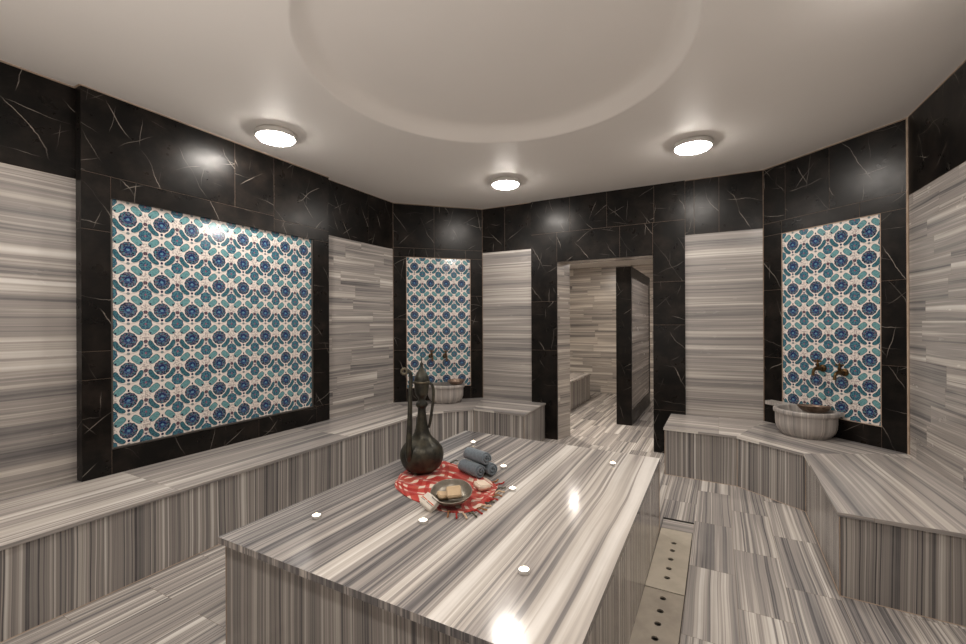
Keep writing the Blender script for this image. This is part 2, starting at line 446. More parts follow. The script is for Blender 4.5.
def plaid():
    M = Mat('red_white_plaid'); u, v = M.uv()
    a = (u/0.078).fract(); b = (v/0.085).fract()
    wa = (a-0.5).abs().lt(0.23); wb = (b-0.5).abs().lt(0.21)
    fine = ((u/0.006).fract()).lt(0.5)
    fa = (a-0.5).abs().step(0.20, 0.30); fb = (b-0.5).abs().step(0.18, 0.26)
    w = (1.0-fa)*0.5+(1.0-fb)*0.5
    red = srgb(168, 12, 18); pinkc = srgb(192, 62, 56); wh = srgb(236, 218, 202)
    col = M.ramp(w, [(0.0, red), (0.35, red), (0.5, pinkc), (0.7, pinkc), (0.95, wh)])
    col = M.mix(((v/0.0045).fract()).lt(0.4)*0.22, col, srgb(150, 110, 80))
    col = M.mix(M.noise(M.vec(u*14, v*14, 0), 1.0, 2.0, 0.5).step(0.5, 0.7)*0.25, col, srgb(160, 124, 88))
    M.color(col); M.set(0.9, 0, 0.1, 0, 0.3)
    M.bump(M.noise(M.vec(u*400, v*400, 0), 1.0, 2.0, 0.5), 0.6, 0.002)
    return M.m
m_plaid = plaid()

# ------------------------------------------------------------------ shell
def unit(A, B):
    L = hypot(B[0]-A[0], B[1]-A[1]); return ((B[0]-A[0])/L, (B[1]-A[1])/L), L
def wpt(A, B, w, d=0.0):
    e, L = unit(A, B); n = (e[1], -e[0])       # n points into the room when walking clockwise (left->back->right)
    return (A[0]+e[0]*w+n[0]*d, A[1]+e[1]*w+n[1]*d)

def struct(mb, name, mats, **k):
    o = mb.build(name, mats, **k); o['kind'] = 'structure'; return o

def slab(mb, A, B, w0, w1, z0, z1, d0, d1, gap=0.0015, mi=0):
    """one stone slab on wall A-B between depth d0 (back) and d1 (face), with its own patch of stone"""
    e, L = unit(A, B); n = (e[1], -e[0])
    w0 += gap; w1 -= gap; z0 += gap; z1 -= gap
    c = wpt(A, B, (w0+w1)/2, (d0+d1)/2)
    uo = (random.uniform(0, 60), random.uniform(0, 60))
    mb.box((c[0], c[1], (z0+z1)/2), (e[0], e[1], 0), (n[0], n[1], 0), (0, 0, 1), (w1-w0)/2, abs(d1-d0)/2, (z1-z0)/2, uo=uo, mi=mi)

# floor (room and passage beyond)
mb = MB()
fl = [(-4.0, -0.85), (1.65, -0.85), (1.65, 5.6), (-0.4, 5.6), (-0.4, 9.7), (-2.9, 9.7), (-2.9, 5.6), (-4.0, 5.6)]
OX, OY = 0.166, -0.275
dx0, dx1, dy0, dy1 = -0.383, -0.168, 1.02, 3.66
def frect(x0, x1, y0, y1):
    p = [(x0, y0), (x1, y0), (x1, y1), (x0, y1)]
    mb.face([(a, b, 0) for a, b in p], [(b+OY, a+OX) for a, b in p])
frect(-4.0, dx0, -0.9, 5.46); frect(dx1, 1.65, -0.9, 5.46); frect(dx0, dx1, -0.9, dy0); frect(dx0, dx1, dy1, 5.46)
frect(-3.1, 0.6, 5.46, 9.75)
# drain channel sunk in the floor
zc = -0.07
mb.face([(dx0, dy0, zc), (dx1, dy0, zc), (dx1, dy1, zc), (dx0, dy1, zc)], [(0, 0)]*4, 1)
for a, b in (((dx0, dy0), (dx1, dy0)), ((dx1, dy0), (dx1, dy1)), ((dx1, dy1), (dx0, dy1)), ((dx0, dy1), (dx0, dy0))):
    mb.face([(a[0], a[1], zc), (b[0], b[1], zc), (b[0], b[1], 0), (a[0], a[1], 0)], [(0, 0), (0, .2), (.07, .2), (.07, 0)], 1)
struct(mb, 'floor', [m_floor, m_dark])

# ceiling with a shallow round recess
bm = bmesh.new()
CX, CY, CR = -1.235, 2.44, 1.165
NS = 128
outer = [bm.verts.new(p + (HC,)) for p in ((-4.05, -0.95), (1.7, -0.95), (1.7, 5.7), (-4.05, 5.7))]
prof = [(CR+0.015, 0.0), (CR+0.004, 0.003), (CR-.004, 0.010), (CR-.04, 0.055), (CR-0.065, 0.083), (CR-0.09, 0.100), (CR-0.12, 0.108), (CR-0.16, 0.110)]
rings = []
for r, h in prof:
    rings.append([bm.verts.new((CX+r*cos(2*pi*i/NS), CY+r*sin(2*pi*i/NS), HC+h)) for i in range(NS)])
ed = [bm.edges.new((outer[i], outer[(i+1) % 4])) for i in range(4)]
ed += [bm.edges.new((rings[0][i], rings[0][(i+1) % NS])) for i in range(NS)]
bmesh.ops.triangle_fill(bm, use_beauty=True, edges=ed)
for k in range(len(rings)-1):
    for i in range(NS):
        f = bm.faces.new((rings[k][i], rings[k][(i+1) % NS], rings[k+1][(i+1) % NS], rings[k+1][i])); f.smooth = True
bm.faces.new(rings[-1])
me = bpy.data.meshes.new('ceiling'); bm.to_mesh(me); bm.free(); me.materials.append(m_ceil)
o = bpy.data.objects.new('ceiling', me); COL.objects.link(o); o['kind'] = 'structure'

T = 0.02     # stone thickness
def stone_wall(name, A, B, z0, z1, mat, thick=0.10, back=0.0, w0=0.0, w1=None, band=None, more=None):
    """striped wall face with a band of black slabs on top; band = list of joint positions"""
    e, L = unit(A, B); w1 = L if w1 is None else w1
    mb = MB()
    a = wpt(A, B, w0, 0); b = wpt(A, B, w1, 0)
    n = (e[1], -e[0])
    mb.quad_wall(A, B, z0, z1, off=0.0, w0=w0, w1=w1, mi=0, uo=(random.random()*3, 0))
    # solid back
    mb.quad_wall(B, A, 0, HC+0.1, off=thick, mi=2, w0=L-w1, w1=L-w0)
    if band:
        mb.quad_wall(A, B, z1, HC, off=0.001, w0=w0, w1=w1, mi=2)
        js = [w0] + band + [w1]
        for i in range(len(js)-1): slab(mb, A, B, js[i], js[i+1], z1, HC, -0.02, 0.003, mi=1)
    if more: more(mb)
    return struct(mb, name, [mat, m_black, m_grout])

# left wall: the span before the panel is one big-figured slab, the span after it planks
eL, LL = unit(W0, P1)
yw = lambda y: (y - W0[1])/(P1[1]-W0[1])*LL
stone_wall('wall_left', W0, P1, 0, BB, m_wall_big, w0=0, w1=yw(2.3), band=[yw(0.35), yw(1.30)])
stone_wall('wall_left_end', W0, P1, 0, BB, m_wall_planks, w0=yw(2.3), w1=LL, band=[yw(3.43), yw(4.09)])
# right wall
stone_wall('wall_right', P4, P5, 0, BB, m_wall_planks, band=[1.05, 2.3, 3.4])
# near chamfer and near walls behind the camera
stone_wall('wall_front_right', P5, P6, 0, BB, m_wall_big, band=[0.6])
stone_wall('wall_front', P6, (-3.0, -0.76), 0, BB, m_wall_big, band=[1.0, 2.0, 3.0])
stone_wall('wall_front_left', (-3.0, -0.76), (-3.852, 0.1), 0, BB, m_wall_big, band=[0.6])

# chamfer back-left: all black around a tile field
def black_niche(name, A, B, slabs, hole):
    e, L = unit(A, B); mb = MB(); hw0, hw1, z_lo, z_hi = hole
    mb.quad_wall(A, B, 0, HC, off=-0.035, mi=1)
    for q in ((0, L, 0, z_lo), (0, L, z_hi, HC), (0, hw0, z_lo, z_hi), (hw1, L, z_lo, z_hi)): slab(mb, A, B, *q, -0.028, -0.0022, gap=0, mi=1)
    for s_ in slabs: slab(mb, A, B, *s_, -0.03, 0.0, mi=0)
    mb.quad_wall(B, A, 0, HC+0.1, off=0.1, mi=1)
    return struct(mb, name, [m_black, m_grout])
# slabs (w0,w1,z0,z1)
black_niche('wall_back_left', P1, P2, [
    (0, .556, 2.54, HC), (.556, 1.247, 2.54, HC), (0, .28, 2.418, 2.54), (.28, .56, 2.418, 2.54), (.56, 1.0, 2.418, 2.54), (1.0, 1.247, 2.418, 2.54),
    (0, .175, 1.58, 2.418), (0, .175, 1.16, 1.58), (0, .175, .40, 1.16), (1.069, 1.247, 1.9, 2.418), (1.069, 1.247, 1.14, 1.9), (1.069, 1.247, .40, 1.14),
    (.175, .62, .40, .645), (.62, 1.069, .40, .645)], (.175, 1.069, .645, 2.418))
black_niche('wall_back_right', P3, P4, [
    (0, .24, 2.55, HC), (.24, .655, 2.55, HC), (.655, 1.241, 2.55, HC), (0, .2, 2.42, 2.55), (.2, .9, 2.42, 2.55), (.9, 1.241, 2.42, 2.55),
    (0, .2, 1.85, 2.42), (0, .2, 1.15, 1.85), (0, .2, .40, 1.15), (1.055, 1.241, 1.854, 2.42), (1.055, 1.241, 1.156, 1.854), (1.055, 1.241, .40, 1.156),
    (.2, .7, .40, .64), (.7, 1.055, .40, .64)], (.2, 1.055, .64, 2.42))

# back wall with the doorway
DW0, DW1, DH = 1.098, 2.264, 2.308
mb = MB()
e, L = unit(P2, P3)
mb.quad_wall(P2, P3, 0, BB, w0=0, w1=.75, mi=0, uo=(0.3, 0.11))
mb.quad_wall(P2, P3, 0, BB, w0=2.60, w1=L, mi=0, uo=(5.3, 3.4))
mb.quad_wall(P2, P3, BB, HC, off=0.001, mi=2); mb.quad_wall(P2, P3, 0, BB, off=-0.004, w0=.75, w1=DW0, mi=2); mb.quad_wall(P2, P3, 0, BB, off=-0.004, w0=DW1, w1=2.6, mi=2)
mb.quad_wall(P2, P3, DH, BB, off=-0.004, w0=DW0, w1=DW1, mi=2)
for a, b in ((0, .35), (.35, .741), (2.61, 2.703), (2.703, 2.95), (2.95, L)): slab(mb, P2, P3, a, b, BB, HC, -0.02, 0.003, mi=1)
# thickness of the doorway
TH = 0.27
def jamb(w, flip):
    a = wpt(P2, P3, w, 0.0); b = wpt(P2, P3, w + (0.085 if flip else 0), -TH)
    if flip: a, b = b, a
    l = TH
    mb.face([(a[0], a[1], 0), (b[0], b[1], 0), (b[0], b[1], DH), (a[0], a[1], DH)], [(0, 0), (l, 0), (l, DH), (0, DH)], 3)
jamb(DW0, True); jamb(DW1, False)
a, b = wpt(P2, P3, DW0, 0.0), wpt(P2, P3, DW1, 0.0); c, d = wpt(P2, P3, DW1, -TH), wpt(P2, P3, DW0, -TH)
mb.face([(p[0], p[1], DH) for p in (a, d, c, b)], [(0, 0), (0, TH), (1.17, TH), (1.17, 0)], 3)
# passage side of the wall
for w0_, w1_, z0_, z1_ in ((-.3, DW0+.085, 0, HC), (DW1, L, 0, HC), (DW0+.085, DW1, DH, HC)):
    mb.quad_wall(P3, P2, z0_, z1_, off=TH, w0=L-w1_, w1=L-w0_, mi=3)
struct(mb, 'wall_back', [m_wall_back, m_black, m_grout, m_inner])

# black stone surround of the doorway
mb = MB()
def S(w0_, w1_, z0_, z1_): slab(mb, P2, P3, w0_, w1_, z0_, z1_, -0.0035, 0.020, gap=0.0014)
S(.741, DW0, 1.8, 2.69); S(.741, DW0, 1.16, 1.8); S(.741, DW0, .0, 1.16)
S(DW1, 2.61, 1.99, 2.69); S(DW1, 2.61, 1.49, 1.99); S(DW1, 2.61, .50, 1.49); S(DW1, 2.61, 0, .50)
S(DW0, 1.889, DH, 2.69); S(1.889, DW1, DH, 2.69)
for a, b in ((.741, 1.27), (1.27, 1.736), (1.736, 2.279), (2.279, 2.61)): S(a, b, 2.69, HC)
for q in ((.745, DW0-.004, 0, 2.69), (DW1+.004, 2.606, 0, 2.69), (.745, 2.606, 2.69, HC), (DW0-.004, DW1+.004, DH+.004, 2.69)):
    mb.quad_wall(P2, P3, q[2], q[3], off=0.0185, w0=q[0], w1=q[1], mi=1)
o = struct(mb, 'trim_1', [m_black2, m_grout])

# joints: pale caulk lines along the ceiling and the corners
def strip(name, pts, r=0.006, mat=m_caulk):
    for i in range(len(pts)-1):
        mb = MB(); tube(mb, [pts[i], pts[i+1]], r, n=4); struct(mb, name, [mat])
ins = lambda A, B, w, d, z: wpt(A, B, w, d) + (z,)
ring = [(-3.844, -0.6), (-3.838, 1.29), (-3.756, 1.291), (-3.766, 3.417), (-3.829, 3.419), P1, P2, P3, P4, (1.48, 0.2)]
mb = MB()
for i in range(len(ring)-1):
    tube(mb, [ring[i]+(HC-0.001,), ring[i+1]+(HC-0.001,)], 0.0075, n=4)
struct(mb, 'trim_2', [m_caulk])
mb = MB()
tube(mb, [(P4[0]-0.004, P4[1]-0.004, BT), (P4[0]-0.004, P4[1]-0.004, HC)], 0.010, n=4)
struct(mb, 'trim_3', [m_caulk])
mb = MB()
for p in (P1, P2, P3): tube(mb, [(p[0], p[1], BT), (p[0], p[1], HC)], 0.006, n=4)
struct(mb, 'trim_4', [m_grout])

# ------------------------------------------------------------------ room beyond the doorway
mb = MB()
IA = (-3.0, 5.72); IB = (-3.0, 9.49); IC = (-1.60, 9.49); ID = (-1.60, 9.56); IE = (0.5, 9.56); IF = (0.5, 5.72)
IH = 2.72
for a, b in ((IA, IB), (IB, IC), (IC, ID), (ID, IE), (IE, IF)): mb.quad_wall(a, b, 0, IH, uo=(b[0], 0))
struct(mb, 'wall_inner_room', [m_inner])
mb = MB()
mb.face([(-3.1, 5.5, IH), (-3.1, 9.7, IH), (0.6, 9.7, IH), (0.6, 5.5, IH)], [(0, 0)]*4)
struct(mb, 'ceiling_inner_room', [m_ceil])

# free-standing black-framed partition behind the doorway
pt_ = empty('partition_wall', (-1.23, 6.68, 0))
tag(pt_, 'black-edged freestanding marble partition seen through the doorway', 'partition')
def rel(o, p): return (p[0]-o.location[0], p[1]-o.location[1], p[2]-o.location[2])
mb = MB()
def bx(x0, x1, y0, y1, z0, z1, mi=0, uo=None):
    uo = uo or (random.uniform(0, 20), random.uniform(0, 20))
    mb.box(((x0+x1)/2+1.23, (y0+y1)/2-6.68, (z0+z1)/2), (0, 1, 0), (1, 0, 0), (0, 0, 1), (y1-y0)/2, (x1-x0)/2, (z1-z0)/2, mi=mi, uo=uo)
bx(-1.345, -1.125, 6.68, 6.72, 0, 2.347); bx(-1.345, -1.125, 8.60, 8.64, 0, 2.347)
bx(-1.345, -1.125, 6.72, 8.60, 2.19, 2.347); bx(-1.345, -1.125, 6.72, 8.60, 0, .22)
mb.build('frame', m_black, pt_)
mb = MB(); bx(-1.335, -1.135, 6.72, 8.60, .22, 2.19); mb.build('panel', m_wall_back, pt_)

# bench of the inner room
ib = empty('marble_bench', (-2.5, 8.0, 0)); tag(ib, 'short marble bench in the room beyond the doorway', 'bench')
mb = MB(); mb.prism([(-.49, -2.2), (.245, -2.2), (.245, .64), (-.49, .64)], 0, .475, top=False); mb.build('bench_base', m_front, ib)
mb = MB(); mb.prism([(-.49, -2.2), (.26, -2.2), (.26, .655), (-.49, .655)], .475, .505, bot=True); mb.build('bench_top', m_bench_top, ib, bevel=.003)

# ------------------------------------------------------------------ benches of the main room
b0 = (-3.022, 0.13); b1 = (-3.063, 4.179); b2 = (-2.66, 4.688); b2e = (-1.975, 4.641)
def inset_back(p): return p
def bench(name, label, segs, front, ends):
    root = empty(name, (0, 0, 0)); tag(root, label, 'bench')
    # segs: list of (polygon, stripe direction); front: open polyline of the visible upright faces
    mb = MB()
    for i, (poly, td) in enumerate(segs):
        mb.prism(poly, BT-0.022, BT, tdir=td, uo=ends[i], top=True, bot=True, sides=True, side_mi=0, along=True)
    mb.build('bench_top', m_bench_top, root, bevel=0.003)
    mb = MB()
    d = 0.0
    for i in range(len(front)-1):
        a, b = front[i], front[i+1]; l = hypot(b[0]-a[0], b[1]-a[1])
        mb.face([(a[0], a[1], 0), (b[0], b[1], 0), (b[0], b[1], BT-0.022), (a[0], a[1], BT-0.022)], [(0, d), (0, d+l), (BT, d+l), (BT, d)])
        d += l
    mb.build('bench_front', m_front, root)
    mb = MB()
    for i in range(len(front)-1):
        a, b = front[i], front[i+1]
        tube(mb, [(a[0], a[1], 0.0), (b[0], b[1], 0.0)], 0.0035, n=4)
        if i: tube(mb, [(a[0], a[1], 0.0), (a[0], a[1], BT-.03)], 0.003, n=4)
    mb.build('joint_line', m_caulk, root)
    return root
def off(A, B, d):
    e, L = unit(A, B); return (e[1]*d, -e[0]*d)
ov = 0.012
# plan of the left run (left wall, back-left corner, up to the doorway)
q0 = (b0[0]+ov, b0[1]); q1 = (b1[0]+ov, b1[1]-0.004); q2 = (b2[0]+0.003, b2[1]-ov); q2e = (b2e[0]+ov, b2e[1]-ov)
bk = wpt(P2, P3, 1.0, 0.022)
bkf = wpt(P2, P3, .925, 0.0)
p1i = wpt(W0, P1, LL-0.002, 0.001); p2i = wpt(P2, P3, 0.001, 0.001)
bench('marble_bench', 'long striped marble bench along the left wall, turning the corner to the doorway', [
    ([(-3.843, b0[1]), q0, q1, p1i], (0, 1)),
    ([p1i, q1, q2, p2i], (1, 1)),
    ([p2i, q2, q2e, (bkf[0]+0.015, bkf[1]-0.001)], (1, 0.0))],
    [(-3.843, b0[1]+.01), b0, b1, b2, b2e, (bkf[0], bkf[1])], [(-.05, 0), (1.1, .4), (.33, .8)])
r0 = (-.476, 4.70); r1 = (.148, 4.66); r2 = (.608, 4.287); r3 = (.587, 3.062); r4 = (1.379, 3.025)
s0 = (r0[0]-ov, r0[1]-ov); s1 = (r1[0]-.004, r1[1]-ov); s2 = (r2[0]-ov, r2[1]-.004); s3 = (r3[0]-ov, r3[1]-ov); s4 = (r4[0]-.005, r4[1]-ov)
p3i = (P3[0], P3[1]-.001); p4i = (P4[0]-.001, P4[1]-.001); rb = wpt(P2, P3, 2.47, 0.0)
bench('marble_bench', 'angular striped marble bench in the right corner, under the right basin', [
    ([(rb[0]-.015, rb[1]-.001), s0, s1, p3i], (1, 0)),
    ([p3i, s1, s2, p4i], (.728, -.686)),
    ([p4i, s2, s3, s4, (r4[0], r4[1]+.02)], (-0.04, 1))],
    [(rb[0], rb[1]), r0, r1, r2, r3, r4], [(0, .2), (.4, .1), (-.04, .5)])

# ------------------------------------------------------------------ central heated platform
pl = empty('marble_platform', (-1.215, 2.3, 0)); tag(pl, 'large raised striped marble slab in the middle of the room', 'platform')
sA = (-2.052, 1.196); sB = (-2.052, 3.455); sC = (-.378, 3.395); sD = (-.372, 1.196)
loc = lambda p: (p[0]+1.215, p[1]-2.3)
mb = MB(); mb.prism([loc(sA), loc(sD), loc(sC), loc(sB)], ST-0.03, ST, tdir=(0, 1), bot=True); mb.build('platform_top', m_slab, pl, bevel=0.004, segs=3)
ii = 0.014
base = [(loc(sA)[0]+.03, loc(sA)[1]+.02), (loc(sD)[0]-ii*.3, loc(sD)[1]+.02), (loc(sC)[0]-ii*.3, loc(sC)[1]-ii), (loc(sB)[0]+.03, loc(sB)[1]-ii)]
d = 0
for i in range(4):
    a, b = base[i], base[(i+1) % 4]; l = hypot(b[0]-a[0], b[1]-a[1])
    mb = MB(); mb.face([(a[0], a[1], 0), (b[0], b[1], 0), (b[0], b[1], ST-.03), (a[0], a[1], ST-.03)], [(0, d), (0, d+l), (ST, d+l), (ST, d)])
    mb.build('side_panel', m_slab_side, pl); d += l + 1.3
for p in base:
    mb = MB(); tube(mb, [(p[0], p[1], 0.001), (p[0], p[1], ST-.03)], 0.003, n=4); mb.build('corner_joint', m_caulk, pl)

# ------------------------------------------------------------------ perforated drain covers
def drain(y0, y1, holes, mat, label):
    x0, x1 = dx0+.004, dx1-.004
    cx_, cy_ = (x0+x1)/2, (y0+y1)/2
    root = empty('drain_cover', (cx_, cy_, 0)); tag(root, label, 'drain cover', 'perforated plates over the floor drain')
    cu = bpy.data.curves.new('c', 'CURVE'); cu.dimensions = '2D'; cu.fill_mode = 'BOTH'; cu.extrude = 0.004
    def spl(pts):
        s_ = cu.splines.new('POLY'); s_.points.add(len(pts)-1); s_.use_cyclic_u = True
        for k, p in enumerate(pts): s_.points[k].co = (p[0], p[1], 0, 1)
    hx, hy = (x1-x0)/2, (y1-y0)/2-.002
    spl([(-hx, -hy), (hx, -hy), (hx, hy), (-hx, hy)])
    for h in holes: spl([(.017*cos(t/24*2*pi), h-cy_+.017*sin(t/24*2*pi)) for t in range(24)])
    tmp = bpy.data.objects.new('t', cu); me = bpy.data.meshes.new_from_object(tmp); me.materials.clear(); me.materials.append(mat)
    bpy.data.objects.remove(tmp)
    me.name = 'plate'; o = bpy.data.objects.new('plate', me); COL.objects.link(o); o.parent = root; o.location = (0, 0, -.004)
drain(2.66, 3.47, [3.26, 3.15, 3.03, 2.91, 2.80], m_steel, 'pale perforated stone plate over the drain, the farther one beside the platform')
drain(1.84, 2.655, [2.58, 2.46, 2.35, 2.235, 2.12, 2.0], m_steel2, 'greyer perforated stone plate over the drain, the nearer one beside the platform')
drain(1.03, 1.835, [1.75, 1.63, 1.52, 1.40, 1.28], m_steel, 'perforated stone plate over the drain at the near end of the platform')
# stone filler at the far end of the channel
mb = MB(); mb.prism([(-.383, 3.50), (-.168, 3.50), (-.168, 3.66), (-.383, 3.66)], -.06, -.012, tdir=(1, 0)); 
o = mb.build('drain_ledge', m_bench_top); tag(o, 'small recessed striped stone ledge at the far end of the drain', 'ledge')

# ------------------------------------------------------------------ tile panels
# left mural: projecting black frame + recessed tile field
eF, LF = unit(F0, F1)
mu = empty('tile_mural', (F0[0], F0[1], 0), 0); tag(mu, 'large blue and turquoise floral tile panel in a black marble frame on the left wall', 'tile panel')
A = (0.0, 0.0); B = (F1[0]-F0[0], F1[1]-F0[1])
mb = MB()
for s_ in [(0, 1.065, 2.56, HC), (1.065, 1.452, 2.56, HC), (1.452, LF, 2.535, HC), (0, .165, 2.17, 2.56), (.165, 1.452, 2.41, 2.56), (1.452, LF, 2.41, 2.535),
           (0, .165, 1.339, 2.17), (0, .165, 1.146, 1.339), (0, .165, BT+.001, 1.146), (.165, 1.284, BT+.001, .64), (1.284, 1.95, BT+.001, .64),
           (1.915, LF, 1.25, 2.41), (1.915, LF, .64, 1.25), (1.95, LF, BT+.001, .64)]:
    slab(mb, A, B, *s_, -0.078, 0.0, gap=.0014)
for q in ((.003, .162, BT+.003, 2.5), (1.918, LF-.003, BT+.003, 2.5), (.003, LF-.003, 2.413, HC-.003), (.1, 1.95, BT+.003, .637)):
    mb.quad_wall(A, B, q[2], q[3], off=-.0018, w0=q[0], w1=q[1], mi=1)
mb.build('frame', [m_black, m_grout], mu)
mb = MB()
mb.quad_wall(A, B, .55, 2.5, off=-0.022, w0=.1, w1=2.0, uo=(-.165+.0, -.64))
mb.build('tile_field', m_iznik, mu)
mb = MB()
for (w0_, w1_, z0_, z1_) in ((.165, 1.915, .640, .652), (.165, .177, .652, 2.41), (1.903, 1.915, .652, 2.41)):
    slab(mb, A, B, w0_, w1_, z0_, z1_, -.02, -.008, gap=0)
mb.build('metal_edging', plain('grey_edge', (.12, .11, .10), rough=.35, metal=.5), mu)

def niche_tiles(A_, B_, w0, w1, z0, z1, label):
    e_, L_ = unit(A_, B_)
    root = empty('tile_mural', (A_[0], A_[1], 0)); tag(root, label, 'tile panel')
    a = (0, 0); b = (B_[0]-A_[0], B_[1]-A_[1])
    mb = MB(); mb.quad_wall(a, b, z0-.001, z1+.001, off=-0.006, w0=w0-.001, w1=w1+.001, uo=(-w0+.0, -z0)); mb.build('tile_field', m_iznik, root)
    mb = MB()
    for q in ((w0, w1, z1-.006, z1), (w0, w0+.006, z0, z1), (w1-.006, w1, z0, z1), (w0, w1, z0, z0+.006)): slab(mb, a, b, *q, -.01, .001, gap=0)
    mb.build('edging', m_caulk, root)
niche_tiles(P1, P2, .175, 1.069, .645, 2.418, 'narrow floral tile panel on the back-left corner wall, behind the ewer')
niche_tiles(P3, P4, .2, 1.055, .64, 2.42, 'narrow floral tile panel on the right corner wall above the basin')

# ------------------------------------------------------------------ ceiling lamps and added fill lights
def lamp():
    root = empty('ceiling_lamp')
    mb = MB(); lathe(mb, [(.0, 0), (.14, 0), (.155, -.006), (.163, -.02), (.163, -.042), (.156, -.05), (.148, -.05)], 48); mb.build('rim', m_white_metal, root)
    mb = MB(); lathe(mb, smoothprof([(.150, -.044), (.146, -.055), (.125, -.067), (.08, -.077), (.03, -.081), (.0, -.082)], 3), 48); mb.build('diffuser', m_lamp, root)
    return root
def copy_tree(o):
    c = o.copy(); COL.objects.link(c)
    for ch in list(o.children):
        d_ = ch.copy(); COL.objects.link(d_); d_.parent = c
        for g in ch.children:
            e_ = g.copy(); COL.objects.link(e_); e_.parent = d_
    return c
L0 = lamp()
spots = [((-3.272, 2.405, HC), 'round glowing ceiling lamp nearest the large left tile panel'),
         ((-2.115, 4.47, HC), 'round glowing ceiling lamp near the back wall, smallest of the three in view'),
         ((-.195, 4.34, HC), 'round glowing ceiling lamp above the right end of the back wall'),
         ((.78, 2.55, HC), 'round ceiling lamp near the right wall at the picture edge'),
         ((-2.2, .42, HC), 'round ceiling lamp near the entrance side, left'),
         ((-.25, .45, HC), 'round ceiling lamp near the entrance side, right'),
         ((-2.27, 7.50, IH), 'round ceiling lamp of the room beyond the doorway')]
for i, (p, lab) in enumerate(spots):
    o = L0 if i == 0 else copy_tree(L0)
    o.location = p; tag(o, lab, 'ceiling lamp', 'round ceiling lamps')
    if i == 6: o.scale = (.55, .55, .55)
ld = bpy.data.lights.new('inner_room_fill', 'AREA'); ld.energy = 34; ld.shape = 'DISK'; ld.size = .3; ld.color = (1, .9, .78)  # added fill without a fixture, backs up the small inner-room lamp
lo = bpy.data.objects.new('inner_room_fill', ld); COL.objects.link(lo); lo.location = (-2.5, 6.4, IH-.05)
bl = bpy.data.lights.new('ceiling_fill', 'AREA'); bl.energy = 17; bl.shape = 'RECTANGLE'; bl.size = 2.4; bl.size_y = 1.0; bl.color = (1, .93, .86)  # added out-of-view fill aimed upward to brighten the ceiling, no real source
bo = bpy.data.objects.new('ceiling_fill', bl); COL.objects.link(bo); bo.location = (-1.2, .1, 1.1); bo.rotation_euler = (radians(168), 0, 0)
l2 = bpy.data.lights.new('partition_fill', 'AREA'); l2.energy = 9; l2.shape = 'DISK'; l2.size = .3; l2.color = (1, .93, .88)  # added fill without a fixture, lightens the right face of the partition
lo2 = bpy.data.objects.new('partition_fill', l2); COL.objects.link(lo2); lo2.location = (-.1, 7.2, IH-.05)

# ------------------------------------------------------------------ wash basins, taps and bowls
def basin(A_, B_, wc, dc, R, wl0, wl1, label):
    e_, L_ = unit(A_, B_); n_ = (e_[1], -e_[0])
    o_ = wpt(A_, B_, wc, dc)
    root = empty('wash_basin', (o_[0], o_[1], BT)); tag(root, label, 'basin', 'carved marble wash basins')
    k = R/.29
    def P(r, a, z, scal=1.0):
        lobes = 1.0 - .055*scal*(1-abs(sin(3.5*(a-pi/2)+pi/2))**.6)
        rr = r*lobes; x = rr*cos(a); y = rr*sin(a); y = max(y, -dc+.006)
        return (e_[0]*x+n_[0]*y, e_[1]*x+n_[1]*y, z*1.09)
    prof = [(.0, .0, 0), (.21, .0, 0), (.222, .004, 0), (.224, .014, 0), (.238, .022, .6), (.262, .045, 1), (.277, .08, 1), (.281, .12, 1), (.281, .172, 1), (.285, .180, 1), (.296, .187, .6), (.299, .196, .6), (.299, .214, .6),
            (.293, .222, .6), (.262, .222, .5), (.255, .214, .4), (.25, .165, .2), (.228, .105, 0), (.16, .075, 0), (.0, .07, 0)]
    mb = MB(); m = len(prof)-1
    mb.grid(lambda u, v: P(prof[int(round(v*m))][0]*k, 2*pi*u, prof[int(round(v*m))][1], prof[int(round(v*m))][2]), 112, m, closed_u=True,
            uvfn=lambda u, v: (prof[int(round(v*m))][1], u*2.0))
    mb.build('bowl_body', m_basin, root)
    # side shelves that tie the basin to the wall
    for a, b in ((wl0-wc, -.2), (.2, wl1-wc)):
        pts = [(a, -dc+.005), (b, -dc+.005), (b, -dc+.10), (a, -dc+.10)]
        W = [(e_[0]*x+n_[0]*y, e_[1]*x+n_[1]*y) for x, y in pts]
        W.reverse()
        mb = MB(); mb.prism(W, .205, .241, tdir=e_, bot=True)
        mb.build('rim_shelf', m_basin, root, bevel=.006)
    return root
basin(P1, P2, .68, .15, .25, .40, .96, 'carved striped marble basin on the back-left bench, behind the ewer')
basin(P3, P4, .548, .16, .247, .09, .78, 'carved striped marble basin on the right corner bench')

